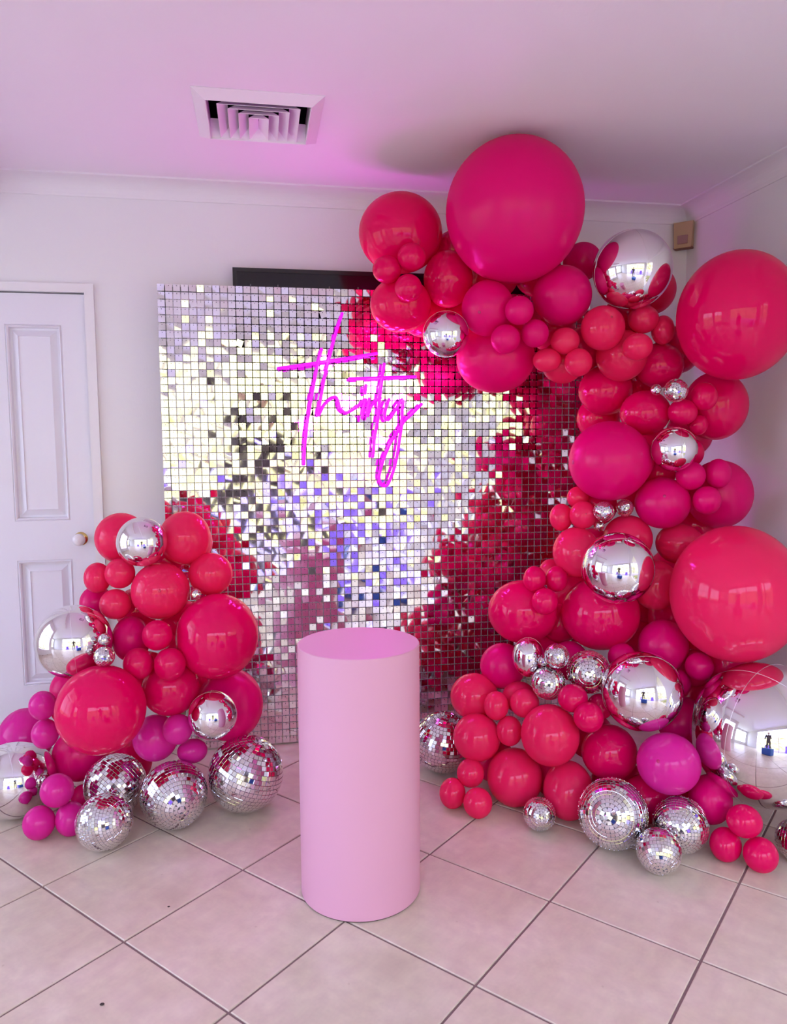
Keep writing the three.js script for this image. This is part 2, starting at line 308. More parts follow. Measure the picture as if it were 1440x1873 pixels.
// ---------------------------------------------------------------- ceiling diffuser
{
  const v = thing('ceiling_vent', 'white square ceiling air vent with slanted nested louvre blades', 'vent', [(VX0 + VX1) / 2, CEIL, (VZ0 + VZ1) / 2]);
  const vm = std(rgb(0.84, 0.8, 0.82), 0.45), dark = std(rgb(0.01, 0.01, 0.012), 0.9);
  const W = (VX1 - VX0) / 2, D = (VZ1 - VZ0) / 2, RW = 0.03;
  const quadGeo = (pts, t) => {          // slab of thickness t between a quad and its shifted copy
    const a = V(...pts[0]), b = V(...pts[1]), c = V(...pts[2]), nrm = b.clone().sub(a).cross(c.clone().sub(a)).normalize().multiplyScalar(t), P = [];
    const q = pts.map((p) => V(...p)), q2 = q.map((p) => p.clone().sub(nrm)), face = (w) => { for (const k of [0, 1, 2, 0, 2, 3]) P.push(w[k].x, w[k].y, w[k].z); };
    face(q); face([...q2].reverse());
    for (let k = 0; k < 4; k++) { const l = (k + 1) % 4; face([q[k], q2[k], q2[l], q[l]]); }
    const g = new THREE.BufferGeometry(); g.setAttribute('position', new THREE.Float32BufferAttribute(P, 3)); g.computeVertexNormals();
    g.setAttribute('uv', new THREE.Float32BufferAttribute(new Float32Array(P.length / 3 * 2), 2)); return g;
  };
  // outer rim: four mitred bevelled strips standing proud of the ceiling, outer edge at the ceiling, inner edge lower
  const O = [W + RW, D + RW], Iq = [W - 0.012, D - 0.012], drop = -0.022;
  const corner = (s, k) => [[-s[0], s[1]], [s[0], s[1]], [s[0], -s[1]], [-s[0], -s[1]]][k];
  for (let k = 0; k < 4; k++) {
    const l = (k + 1) % 4, [ax, az] = corner(O, k), [bx, bz] = corner(O, l), [cx, cz] = corner(Iq, l), [dx, dz] = corner(Iq, k);
    part('rim', quadGeo([[dx, drop, dz], [cx, drop, cz], [bx, 0.0, bz], [ax, 0.0, az]], -0.002), vm, v);
    part('rim_lip', quadGeo([[dx, 0.05, dz], [cx, 0.05, cz], [cx, drop, cz], [dx, drop, dz]], -0.0015), vm, v);
  }
  // blades flaring outward as they come down: left, right and near ones nested, one deflector across the far end
  const yl = -0.019, far = -Iq[1];
  for (let n = 0; n < 4; n++) {
    const f = 0.795 - n * 0.2, lo = [Iq[0] * f, Iq[1] * f], dx = n === 3 ? lo[0] - 0.0005 : 0.034, yu = yl + dx * 0.92, up = [lo[0] - dx, Math.max(lo[1] - dx, 0.004)];
    part('louvre_blade', quadGeo([[-up[0], yu, up[1]], [-up[0], yu, far], [-lo[0], yl, far], [-lo[0], yl, lo[1]]], -0.0014), vm, v);
    part('louvre_blade', quadGeo([[up[0], yu, far], [up[0], yu, up[1]], [lo[0], yl, lo[1]], [lo[0], yl, far]], -0.0014), vm, v);
    part('louvre_blade', quadGeo([[up[0], yu, up[1]], [-up[0], yu, up[1]], [-lo[0], yl, lo[1]], [lo[0], yl, lo[1]]], -0.0014), vm, v);
  }
  part('far_deflector', quadGeo([[-Iq[0], 0.03, far + 0.05], [Iq[0], 0.03, far + 0.05], [Iq[0], yl, far + 0.001], [-Iq[0], yl, far + 0.001]], -0.0014), vm, v);
  part('duct', mergeAll([box(-W, W, 0.2, 0.21, -D, D), box(-W, -W + 0.004, 0.02, 0.2, -D, D), box(W - 0.004, W, 0.02, 0.2, -D, D), box(-W, W, 0.02, 0.2, -D, -D + 0.004), box(-W, W, 0.02, 0.2, D - 0.004, D)]), dark, v);
}

// ---------------------------------------------------------------- television behind the sequin wall
{
  const t = thing('television', 'black wall television mostly hidden behind the sequin wall', 'television', [-0.097, 1.37, BACK]);
  part('housing', new RoundedBoxGeometry(1.46, 0.832, 0.05, 2, 0.006).translate(0.73, 0.416, 0.033), black, t);
  part('screen', new THREE.BoxGeometry(1.42, 0.79, 0.003).translate(0.73, 0.418, 0.0585), blackGloss, t);
  const b = 0.018;
  part('bezel', mergeAll([box(0, 1.46, 0.832 - b, 0.832, 0.05, 0.064), box(0, 1.46, 0, b, 0.05, 0.064), box(0, b, b, 0.832 - b, 0.05, 0.064), box(1.46 - b, 1.46, b, 0.832 - b, 0.05, 0.064)]), std(rgb(0.012, 0.012, 0.014), 0.25), t);
  part('wall_mount', box(0.5, 0.96, 0.25, 0.6, 0, 0.012), black, t);
}

// ---------------------------------------------------------------- corner motion sensor
{
  const beige = std(rgb(0.5, 0.36, 0.2), 0.5), s = thing('motion_sensor', 'beige motion sensor box high in the room corner under the cornice', 'sensor', [RIGHT - 0.045, 2.375, BACK + 0.045]);
  s.rotation.y = -Math.PI / 4;
  const sh = new THREE.Shape([[-0.038, 0], [0.038, 0], [0.042, 0.118], [-0.042, 0.118]].map((p) => new THREE.Vector2(...p)));
  part('housing', new THREE.ExtrudeGeometry(sh, { depth: 0.034, bevelEnabled: true, bevelThickness: 0.006, bevelSize: 0.005, bevelSegments: 2 }).translate(0, 0, -0.02), beige, s);
  part('lens', new RoundedBoxGeometry(0.05, 0.042, 0.008, 2, 0.003).translate(0, 0.035, 0.022), std(rgb(0.36, 0.2, 0.18), 0.4), s);
  part('base_rim', box(-0.044, 0.044, -0.006, 0, -0.025, 0.018), std(rgb(0.2, 0.1, 0.05), 0.6), s);
}

// ---------------------------------------------------------------- shimmer wall of square mirror sequins
{
  const PX = 0.0333, X0 = -0.418, ROWS = 63, COLS = 60, TOP = 2.105, Z = -3.465;
  const w = thing('sequin_wall', 'tall shimmer backdrop wall of square silver mirror sequins', 'backdrop', [X0, 0, Z]);
  const s = 0.0293;
  const variants = [];
  for (let k = 0; k < 10; k++) {
    const g = new THREE.BoxGeometry(s, s, 0.0007, 2, 2, 1), p = g.attributes.position, cx = gauss() * 1.5, cy = gauss() * 1.5, tw = gauss() * 1.5;
    for (let i = 0; i < p.count; i++) { const x = p.getX(i), y = p.getY(i); p.setZ(i, p.getZ(i) + (k < 4 ? 0.25 : 1) * (cx * x * x + cy * y * y + tw * x * y)); }
    g.computeVertexNormals(); g.translate(0, -s / 2 + 0.003, 0); variants.push(g);
  }
  const list = [], dummy = new THREE.Object3D();
  for (let r = 0; r < ROWS; r++) for (let c = 0; c < COLS; c++) {
    const x = PX * (c + 0.5), y = TOP - PX * r - 0.005, loose = rnd() < 0.4;
    const sway = noise.noise(c * 0.16, r * 0.16, 2.2) * 0.028;       // neighbours hang alike
    const rx = sway + gauss() * (loose ? 0.09 : 0.038), ry = noise.noise(c * 0.12 + 9, r * 0.1, 5.1) * 0.03 + gauss() * (loose ? 0.105 : 0.04), rz = gauss() * (rnd() < 0.03 ? 0.25 : 0.012);
    list.push({ x, y, rx, ry, rz, z: 0.004 + Math.abs(ry) * 0.012, k: Math.floor(rnd() * (loose ? 10 : 6)), d: Math.hypot(X0 + x - 0.42, (y - 1.35) * 0.9) });
  }
  // the three hundred nearest the camera's line of sight are single parts, the others one field
  const near = [...list].sort((a, b) => a.d - b.d).slice(0, 300), single = new Set(near), rest = [];
  for (const q of list) {
    dummy.position.set(q.x, q.y, q.z); dummy.rotation.set(q.rx, q.ry, q.rz); dummy.updateMatrix();
    if (single.has(q)) { const m = part('sequin', variants[q.k], sequinMirror, w, [q.x, q.y, q.z]); m.rotation.copy(dummy.rotation); }
    else rest.push(variants[q.k].clone().applyMatrix4(dummy.matrix));
  }
  part('sequin_field', mergeAll(rest), sequinMirror, w).userData.kind = 'stuff';
  const pin = new THREE.CylinderGeometry(0.0016, 0.0016, 0.004, 6).rotateX(Math.PI / 2), pins = list.map((q) => pin.clone().translate(q.x, q.y - 0.003, q.z + 0.002));
  part('pins', mergeAll(pins), std(rgb(0.05, 0.045, 0.05), 0.5), w).userData.kind = 'stuff';
  // clear plastic lattice the sequins hang on
  const bars = [];
  for (let c = 0; c < COLS; c++) bars.push(box(PX * (c + 0.5) - 0.0018, PX * (c + 0.5) + 0.0018, 0.006, TOP, -0.007, -0.004));
  for (let r = 0; r < ROWS; r++) bars.push(box(0, PX * COLS, TOP - PX * r - 0.0085, TOP - PX * r - 0.005, -0.005, -0.0025));
  part('lattice', mergeAll(bars), clearPlastic, w);
  const steel = std(rgb(0.25, 0.25, 0.26), 0.4, { metalness: 0.8 });
  for (const x of [0.02, 0.98, 1.96]) part('stand_post', box(x - 0.012, x + 0.012, 0, 2.1, -0.045, -0.02), steel, w);
  part('stand_rail', box(0.0, 2.0, 2.075, 2.098, -0.045, -0.02), steel, w);
  for (const x of [0.52, 0.75, 0.88, 1.08, 0.4]) part('hook', box(x - 0.0025, x + 0.0025, 2.09, 2.116, -0.012, -0.006), std(rgb(0.1, 0.1, 0.1), 0.4), w);
}

// ---------------------------------------------------------------- neon sign
{
  const t = thing('neon_sign', 'glowing magenta neon sign in handwriting reading thirty on the sequin wall', 'sign', [0, 0, 0]);
  const glow = new THREE.MeshStandardMaterial({ name: 'neon_glow', color: rgb(0.12, 0.0, 0.12), emissive: rgb(0.86, 0.004, 0.92), emissiveIntensity: 1, roughness: 0.35 });
  const core = new THREE.MeshStandardMaterial({ name: 'neon_core', color: rgb(0.2, 0.01, 0.2), emissive: rgb(1.0, 0.035, 1.0), emissiveIntensity: 1.1, roughness: 0.35 });
  const strokes = [
  [[0.286, 1.829], [0.268, 1.764], [0.242, 1.636], [0.220, 1.519], [0.204, 1.395], [0.200, 1.319]],
  [[0.381, 1.987], [0.351, 1.900], [0.317, 1.781], [0.297, 1.701], [0.278, 1.604], [0.265, 1.531], [0.295, 1.585], [0.327, 1.612], [0.347, 1.619], [0.359, 1.597], [0.366, 1.568], [0.393, 1.548], [0.433, 1.568], [0.466, 1.593], [0.481, 1.612], [0.473, 1.566], [0.467, 1.526]],
  [[0.500, 1.610], [0.490, 1.531], [0.506, 1.573], [0.526, 1.600], [0.551, 1.615]],
  [[0.485, 1.671], [0.481, 1.637]],
  [[0.094, 1.743], [0.281, 1.771], [0.535, 1.814]],
  [[0.570, 1.767], [0.560, 1.707], [0.549, 1.625], [0.538, 1.519], [0.525, 1.447], [0.514, 1.350]],
  [[0.412, 1.700], [0.562, 1.706], [0.714, 1.712]],
  [[0.591, 1.608], [0.578, 1.576], [0.570, 1.536], [0.581, 1.514], [0.599, 1.529], [0.625, 1.568], [0.655, 1.610], [0.652, 1.556], [0.650, 1.497], [0.639, 1.429], [0.628, 1.356], [0.608, 1.279], [0.582, 1.220], [0.556, 1.216], [0.542, 1.257], [0.562, 1.332], [0.596, 1.412], [0.635, 1.469], [0.662, 1.511], [0.695, 1.541], [0.742, 1.587]],
  ];
  const Z = -3.415;
  for (const s of strokes) {
    const curve = new THREE.CatmullRomCurve3(s.map(([x, y]) => V(x, y, Z)), false, 'catmullrom', 0.35);
    const n = Math.max(10, s.length * 7), tube = part('neon_tube', new THREE.TubeGeometry(curve, n, 0.0074, 10), glow, t);
    for (const e of [s[0], s[s.length - 1]]) part('tube_cap', new THREE.SphereGeometry(0.0074, 10, 8).translate(e[0], e[1], Z), glow, t);
    const front = new THREE.CatmullRomCurve3(s.map(([x, y]) => V(x, y, Z + 0.0055)), false, 'catmullrom', 0.35);
    part('bright_core', new THREE.TubeGeometry(front, n, 0.0019, 6), core, t);
    for (const k of [0.15, 0.85]) { const p = curve.getPoint(k); part('standoff', new THREE.CylinderGeometry(0.003, 0.003, 0.032, 8).rotateX(Math.PI / 2).translate(p.x, p.y, Z - 0.019), clearPlastic, t); }
  }
  // the light it gives: small lamps along the lettering, just in front of the tubes
  for (const [x, y] of [[0.22, 1.5], [0.31, 1.78], [0.4, 1.6], [0.53, 1.68], [0.56, 1.42], [0.66, 1.6]]) {
    const l = new THREE.PointLight(rgb(1, 0.06, 0.95), 0.19); l.name = 'neon_lamp'; l.position.set(x, y, Z + 0.03); l.shadow.radius = 2; l.castShadow = true; scene.add(l);
  }
}

// ---------------------------------------------------------------- two crumbs on the tiles
for (const [x, z, s, l] of [[-0.424, -1.889, 0.005, 'dark crumb lying on the tiles at lower left of the photo'], [-0.304, -2.276, 0.0035, 'tiny dark crumb on the tiles left of the plinth']]) {
  const g = new THREE.IcosahedronGeometry(s, 1); g.scale(1.2, 0.5, 0.8);
  const m = part('crumb', g, std(rgb(0.05, 0.03, 0.03), 0.9), scene, [x, s * 0.5, z]); m.name = numbered('crumb'); tag(m, l, 'crumb', 'crumbs on the floor');
}

// ---------------------------------------------------------------- plinth
{
  const R = 0.19, H = 0.8, t = thing('cylinder_plinth', 'tall plain pink cylinder plinth in the middle of the tiled floor', 'plinth', [0.293, 0, -2.278]);
  const side = [[R, 0.004], [R + 0.0005, 0.008], [R, 0.02], [R, H - 0.004], [R - 0.0012, H - 0.001], [R - 0.004, H]];
  part('drum', new THREE.LatheGeometry(side.map((p) => new THREE.Vector2(...p)), 128), plinthPaint, t);
  part('top_disc', new THREE.CylinderGeometry(R - 0.0035, R - 0.0035, 0.006, 128).translate(0, H - 0.003, 0), plinthPaint, t);
  part('base_edge', new THREE.LatheGeometry([[0.05, 0], [R - 0.003, 0], [R - 0.002, 0.006]].map((p) => new THREE.Vector2(...p)), 96), std(rgb(0.25, 0.14, 0.12), 0.8), t);
}

// ---------------------------------------------------------------- balloons, foil balloons, mirror balls
const eye = V(0, 1.43, 0);
const latexBody = (() => {               // crown toward +z, neck toward -z, unit radius
  const pts = [];
  for (let k = 0; k <= 40; k++) {
    const a = k / 40 * Math.PI, c = Math.cos(a), s = Math.sin(a);
    const back = c < 0 ? -c : 0, r = s * (1 - 0.1 * back * back) , y = c - 0.16 * Math.pow(back, 6);
    pts.push(new THREE.Vector2(Math.max(r, k === 40 ? 0.035 : 0.0001), y));
  }
  pts.reverse();
  return new THREE.LatheGeometry(pts, 64).rotateX(Math.PI / 2);
})();
const knotGeo = mergeAll([new THREE.TorusGeometry(0.04, 0.022, 8, 16).translate(0, 0, -1.17), new THREE.CylinderGeometry(0.035, 0.075, 0.09, 14, 1, true).rotateX(-Math.PI / 2).translate(0, 0, -1.225)]);
const nubGeo = (() => { const g = new THREE.SphereGeometry(0.062, 16, 10); g.scale(1, 1, 0.35); return g; })();
const foilBody = new THREE.SphereGeometry(1, 72, 48);
const seamGeo = (() => {                 // welded seams: two crossing great circles
  const a = new THREE.TorusGeometry(1.0, 0.003, 6, 96);
  return [a, a.clone().rotateY(Math.PI / 2)];
})();
const foilNeck = new THREE.CylinderGeometry(0.03, 0.05, 0.1, 10).translate(0, 1.03, 0);
function mirrorTiles(r, size) {          // rows of flat tiles on a sphere about the y axis
  const list = [], rows = Math.max(8, Math.round(Math.PI * r / size)), h = Math.PI * r / rows, o = new THREE.Object3D(), tiles = {};
  for (let j = 0; j < rows; j++) {
    const la = (j + 0.5) / rows * Math.PI - Math.PI / 2, n = Math.max(3, Math.round(2 * Math.PI * r * Math.cos(la) / h)), off = rnd() * 6.3;
    const wide = Math.min(h * 1.02, 2 * Math.PI * r * Math.cos(la) / n) * 0.925, key = wide.toFixed(4);
    tiles[key] ??= bevelBox(wide, h * 0.925, r * 0.022, r * 0.004);
    for (let k = 0; k < n; k++) {
      const lo = off + k / n * 2 * Math.PI;
      o.position.set(Math.cos(la) * Math.cos(lo) * r, Math.sin(la) * r, Math.cos(la) * Math.sin(lo) * r);
      o.up.set(0, 1, 0); o.lookAt(o.position.x * 2, o.position.y * 2, o.position.z * 2);
      o.rotateX(gauss() * 0.012); o.rotateY(gauss() * 0.012); o.updateMatrix();
      list.push(tiles[key].clone().applyMatrix4(o.matrix));
    }
  }
  return mergeAll(list);
}
const B = [
['r',0.600,2.278,-3.161,0.1734,0.1615,'large deep rose balloon at the left tip of the arch'],
['r',0.517,2.097,-3.015,0.0574,0.0536,'small rose balloon at lower left of the large arch tip balloon'],
['r',0.608,2.139,-2.972,0.0557,0.0528,'small rose balloon overlapping the lower right of the arch tip balloon'],
['r',0.592,2.017,-2.959,0.0535,0.0533,'lowest small rose balloon of the trio under the arch tip'],
['r',0.591,1.980,-3.118,0.1263,0.1109,'rose balloon hanging lowest at the left end of the arch'],
['r',0.785,2.083,-3.088,0.1011,0.1140,'upright oval rose balloon between arch tip trio and biggest ceiling balloon'],
['r',0.721,1.968,-3.271,0.1047,0.0968,'rose balloon mostly hidden behind the small silver balloon of the arch'],
['r',0.846,2.230,-3.214,0.0886,0.0840,'rose balloon half hidden left of the biggest ceiling balloon'],
['r',0.902,1.947,-3.258,0.0955,0.0976,'rose balloon deep in the arch beside the small silver balloon'],
['S',0.741,1.841,-2.950,0.0907,0.0907,'small mirror silver balloon hanging under the arch over the sequins'],
['f',0.992,2.300,-2.869,0.2641,0.2678,'biggest fuchsia balloon pressed up against the ceiling'],
['f',0.907,1.941,-2.929,0.1031,0.1086,'mid-size fuchsia balloon directly below the biggest ceiling balloon',[-0.31,-0.12]],
['f',1.206,1.994,-2.902,0.1159,0.1173,'round fuchsia balloon left of the large silver balloon of the arch'],
['f',0.995,1.916,-2.811,0.0547,0.0546,'upper small fuchsia balloon of the trio below the biggest balloon'],
['f',1.067,1.834,-2.832,0.0532,0.0537,'right small fuchsia balloon of the trio below the biggest balloon'],
['f',0.950,1.811,-2.838,0.0565,0.0556,'left small fuchsia balloon of the trio below the biggest balloon'],
['f',0.981,1.761,-3.058,0.1625,0.1428,'wide fuchsia balloon hanging lowest under the middle of the arch'],
['f',1.394,2.186,-3.139,0.0823,0.0805,'fuchsia balloon peeking out between ceiling balloon and large arch silver balloon'],
['S',1.437,2.075,-2.774,0.1493,0.1493,'large mirror silver balloon at the top right of the arch'],
['c',1.678,2.060,-3.064,0.1023,0.1037,'coral balloon behind the lower right of the large arch silver balloon'],
['c',1.338,1.856,-2.811,0.0846,0.0873,'mid-size coral balloon directly below the large arch silver balloon',[0.37,0.48]],
['c',1.516,1.896,-2.825,0.0597,0.0547,'small coral balloon touching the bottom of the large arch silver balloon'],
['c',1.606,1.857,-2.833,0.0454,0.0575,'small coral balloon at far right of the trio under the arch silver balloon'],
['c',1.449,1.778,-2.738,0.0562,0.0515,'lowest small coral balloon of the trio under the arch silver balloon'],
['c',1.195,1.808,-2.841,0.0565,0.0524,'top small coral balloon of the trio right of the wide low fuchsia balloon'],
['c',1.129,1.735,-2.860,0.0550,0.0465,'left small coral balloon of the trio right of the wide low fuchsia balloon'],
['c',1.239,1.723,-2.812,0.0540,0.0545,'lower right small coral balloon of the trio beside the wide low fuchsia balloon'],
['c',1.456,1.760,-2.882,0.1016,0.1040,'mid-size coral balloon behind the lowest of the small coral trio'],
['c',1.252,1.743,-2.996,0.0886,0.0890,'coral balloon behind the left coral trio above the sequins'],
['r',1.632,1.724,-2.898,0.0954,0.0927,'dull rose balloon just above the two small mirror balls of the column'],
['r',1.784,1.883,-2.615,0.2167,0.2386,'very large deep rose balloon high against the right wall'],
['r',1.451,1.628,-3.011,0.1113,0.1050,'rose balloon at upper left of the column beside the sequin edge'],
['r',1.487,1.515,-3.149,0.0936,0.0962,'rose balloon tucked behind the largest fuchsia balloon of the column'],
['r',1.547,1.529,-2.847,0.0988,0.0901,'rose balloon right above the mid-column silver balloon'],
['r',1.841,1.556,-2.820,0.1251,0.1392,'large shaded rose balloon under the very large one by the right wall'],
['r',1.714,1.587,-2.703,0.0512,0.0548,'small rose balloon right of the mirror ball high on the column'],
['r',1.640,1.527,-2.728,0.0560,0.0510,'small rose balloon below the mirror ball high on the column'],
['r',1.719,1.478,-2.743,0.0362,0.0409,'tiny rose balloon above right of the mid-column silver balloon'],
['D',1.589,1.609,-2.694,0.0450,0.0450,'small mirror ball high on the balloon column',[-0.15,0.1,0.98]],
['D',1.527,1.614,-2.730,0.0205,0.0205,'tiny mirror ball left of the small one high on the column',[0.1,0.1,0.98]],
['f',1.378,1.337,-2.807,0.1612,0.1587,'largest fuchsia balloon of the column beside the sequin wall',[-0.87,-0.03]],
['S',1.571,1.385,-2.663,0.0851,0.0851,'mid-column mirror silver balloon right of the largest fuchsia balloon'],
['r',1.722,1.367,-2.803,0.0557,0.0597,'rose balloon half hidden behind the mid-column silver balloon'],
['f',1.658,1.280,-2.686,0.0555,0.0554,'small fuchsia balloon just below the mid-column silver balloon'],
['f',1.771,1.287,-2.680,0.0492,0.0578,'upper right small fuchsia balloon in front of the shaded large one by the wall'],
['f',1.712,1.185,-2.655,0.0529,0.0552,'lower small fuchsia balloon in front of the shaded large one by the wall'],
['f',1.862,1.195,-2.804,0.1300,0.1394,'large shaded fuchsia balloon against the right wall at mid height'],
['f',1.580,1.169,-2.752,0.1066,0.1024,'mid-size fuchsia balloon with dark crown spot at centre of the column',[0.06,0.26]],
['c',1.285,1.186,-2.898,0.0436,0.0449,'uppermost small coral balloon at left edge of the column'],
['c',1.214,1.106,-2.897,0.0470,0.0560,'leftmost small coral balloon beside the sequin wall at mid height'],
['c',1.277,1.121,-2.824,0.0542,0.0559,'small coral balloon with crown spot left of three mirror balls',[0.20,0.08]],
['D',1.331,1.140,-2.753,0.0401,0.0401,'larger mirror ball under the largest fuchsia balloon of the column',[-0.3,0.3,0.9]],
['D',1.432,1.150,-2.779,0.0346,0.0346,'right hand mirror ball under the largest fuchsia balloon of the column',[0,0.3,0.95]],
['D',1.330,1.079,-2.790,0.0209,0.0209,'tiny mirror ball lowest of the three at mid-column',[0.2,0.5,0.8]],
['c',1.465,1.022,-2.811,0.0973,0.0952,'coral balloon rising behind the big silver balloon of the column'],
['c',1.253,0.971,-2.829,0.0943,0.1013,'coral balloon left of the big silver balloon of the column'],
['c',1.675,1.000,-2.778,0.0934,0.0821,'coral balloon right of the big silver balloon of the column'],
['S',1.319,0.942,-2.602,0.1340,0.1340,'big mirror silver balloon at the lower middle of the column'],
['c',1.557,0.840,-2.746,0.0912,0.1005,'coral balloon between big silver balloon and giant coral balloon'],
['c',1.234,0.855,-3.046,0.0509,0.0542,'small coral balloon peeking out behind the rose trio'],
['r',1.072,0.870,-2.816,0.0450,0.0521,'upper left small rose balloon of the trio over two large rose balloons'],
['r',1.163,0.868,-2.813,0.0449,0.0523,'upper right small rose balloon of the trio over two large rose balloons'],
['r',1.089,0.794,-2.747,0.0503,0.0520,'lowest small rose balloon of the trio over two large rose balloons'],
['r',1.056,0.719,-2.903,0.1419,0.1294,'left one of two large rose balloons low on the column'],
['r',1.336,0.728,-2.776,0.1545,0.1458,'right one of two large rose balloons under the big silver balloon'],
['c',1.697,0.862,-2.437,0.2263,0.2474,'giant coral balloon at the right edge below the middle'],
['f',1.538,0.621,-2.643,0.0944,0.1008,'fuchsia balloon behind the top right of the lower silver balloon'],
['f',1.618,0.569,-2.522,0.0515,0.0525,'small fuchsia balloon above left of the biggest silver balloon'],
['f',1.573,0.487,-2.581,0.0432,0.0513,'small fuchsia balloon half hidden at right of the lower silver balloon'],
['f',1.375,0.579,-2.662,0.0530,0.0544,'small fuchsia balloon peeking over the lower silver balloon'],
['f',1.221,0.532,-2.806,0.0755,0.0783,'fuchsia balloon behind the cluster of mirror balls'],
['S',1.024,0.575,-2.746,0.0612,0.0779,'small tall mirror silver balloon left of the mirror ball cluster'],
['D',1.053,0.582,-2.662,0.0205,0.0205,'tiny mirror ball between the small tall silver balloon and mirror balls',[0.3,0.6,0.7]],
['D',1.089,0.612,-2.618,0.0464,0.0464,'upper small mirror ball of the cluster on the balloons',[0.5,0.7,0.5]],
['D',1.071,0.499,-2.651,0.0653,0.0653,'lower mirror ball of the cluster on the balloons',[-0.35,0.2,0.9]],
['D',1.220,0.541,-2.624,0.0822,0.0822,'largest mirror ball of the cluster left of the lower silver balloon',[0,0.15,0.98]],
['S',1.342,0.519,-2.441,0.1421,0.1421,'lower mirror silver balloon of the column with reflected room'],
['f',0.979,0.489,-2.923,0.0944,0.0935,'fuchsia balloon behind the small tall silver balloon'],
['c',0.851,0.374,-2.903,0.0984,0.0939,'top left coral balloon of the floor pile beside the sequin wall'],
['c',0.898,0.383,-2.757,0.0490,0.0562,'left small coral balloon of the trio under the mirror ball cluster'],
['c',0.999,0.402,-2.714,0.0567,0.0558,'right small coral balloon of the trio under the mirror ball cluster'],
['c',1.015,0.388,-2.822,0.0676,0.0623,'coral balloon behind the small coral trio of the floor pile'],
['c',0.830,0.246,-2.791,0.0941,0.0938,'middle left coral balloon of the floor pile by the far mirror ball'],
['c',0.940,0.292,-2.720,0.0507,0.0574,'lowest small coral balloon of the trio under the mirror ball cluster'],
['c',1.058,0.315,-2.597,0.1090,0.1137,'glossy coral balloon topmost in front of the floor pile'],
['r',1.131,0.465,-2.562,0.0554,0.0514,'upper small rose balloon left below the lower silver balloon'],
['r',1.160,0.418,-2.486,0.0539,0.0537,'lower small rose balloon left below the lower silver balloon'],
['r',1.252,0.416,-2.587,0.0480,0.0481,'small rose balloon half hidden behind left edge of the lower silver balloon'],
['r',1.278,0.248,-2.555,0.1032,0.1023,'shaded deep magenta balloon below the lower silver balloon'],
['p',1.397,0.287,-2.342,0.1085,0.1050,'violet pink balloon with dark crown spot left of the biggest silver balloon',[-0.32,0.02]],
['f',1.599,0.327,-2.589,0.0951,0.0982,'fuchsia balloon between the lower and the biggest silver balloons'],
['c',0.957,0.111,-2.702,0.1076,0.1109,'coral balloon resting on the floor left of the smallest floor mirror ball'],
['c',1.120,0.108,-2.564,0.0923,0.1082,'coral balloon resting on the floor behind the smallest floor mirror ball'],
['c',0.787,0.129,-2.731,0.0531,0.0545,'top small coral balloon of the floor trio nearest the plinth'],
['c',0.712,0.058,-2.722,0.0508,0.0577,'leftmost small coral balloon of the floor trio nearest the plinth'],
['c',0.787,0.056,-2.631,0.0545,0.0560,'front small coral balloon of the floor trio nearest the plinth'],
['D',0.983,0.059,-2.503,0.0592,0.0592,'smallest mirror ball standing on the floor tiles at right',[0.1,0.3,0.9]],
['D',1.192,0.121,-2.346,0.1205,0.1205,'largest mirror ball on the floor at right',[-0.12,0.35,0.93]],
['D',1.409,0.095,-2.276,0.0949,0.0949,'mirror ball on the floor behind the small front one at right',[-0.1,0.1,0.99]],
['D',1.269,0.073,-2.171,0.0730,0.0730,'front mirror ball nearest the camera on the right side',[0.1,-0.45,0.88]],
['r',1.375,0.101,-2.459,0.0862,0.0868,'shaded rose balloon between the two larger floor mirror balls at right'],
['f',1.552,0.150,-2.324,0.0734,0.0853,'fuchsia balloon under the lower left of the biggest silver balloon'],
['r',1.566,0.155,-2.154,0.0561,0.0531,'top rose balloon of the front floor trio at lower right'],
['r',1.527,0.056,-2.193,0.0508,0.0559,'left rose balloon of the front floor trio at lower right'],
['r',1.602,0.056,-2.114,0.0543,0.0558,'right rose balloon of the front floor trio at lower right'],
['D',1.764,0.072,-2.144,0.0721,0.0721,'mirror ball cut off by the right edge of the photo',[0.9,0.1,0.4]],
['S',1.735,0.388,-2.293,0.2489,0.2489,'biggest mirror silver balloon at the right edge reflecting the room'],
['D',0.754,0.130,-3.042,0.1299,0.1299,'mirror ball on the floor behind the plinth against the sequin wall',[0.15,0.98,0.12]],
['c',-0.540,1.048,-3.079,0.0991,0.0989,'coral balloon at the top left of the left pile'],
['S',-0.433,1.056,-2.881,0.0910,0.0910,'topmost mirror silver balloon of the left pile'],
['c',-0.289,1.051,-2.998,0.0982,0.1040,'coral balloon at the top right of the left pile'],
['c',-0.285,1.007,-3.199,0.0877,0.0976,'coral balloon half hidden behind the top right one of the left pile'],
['c',-0.615,0.910,-2.981,0.0494,0.0580,'left small coral balloon under the top silver balloon of the left pile'],
['c',-0.525,0.931,-2.939,0.0552,0.0565,'right small coral balloon under the top silver balloon of the left pile'],
['c',-0.376,0.864,-2.910,0.1074,0.1077,'coral balloon with dark crown spot in the middle of the left pile',[-0.04,0.00]],
['c',-0.194,0.912,-2.964,0.0845,0.0825,'coral balloon at right below the top of the left pile'],
['c',-0.543,0.817,-2.925,0.0579,0.0571,'lowest small coral balloon of the trio in the left pile'],
['f',-0.640,0.798,-3.062,0.0618,0.0660,'fuchsia balloon behind the lowest small coral one of the left pile'],
['D',-0.244,0.855,-2.861,0.0206,0.0206,'tiny lone mirror ball on the right of the left pile',[0.2,0.2,0.9]],
['S',-0.676,0.704,-2.839,0.1329,0.1329,'large mirror silver balloon on the left pile before the door'],
['D',-0.550,0.732,-2.734,0.0212,0.0212,'tiny mirror ball on top of another at right of the large silver balloon',[0.3,0.5,0.8]],
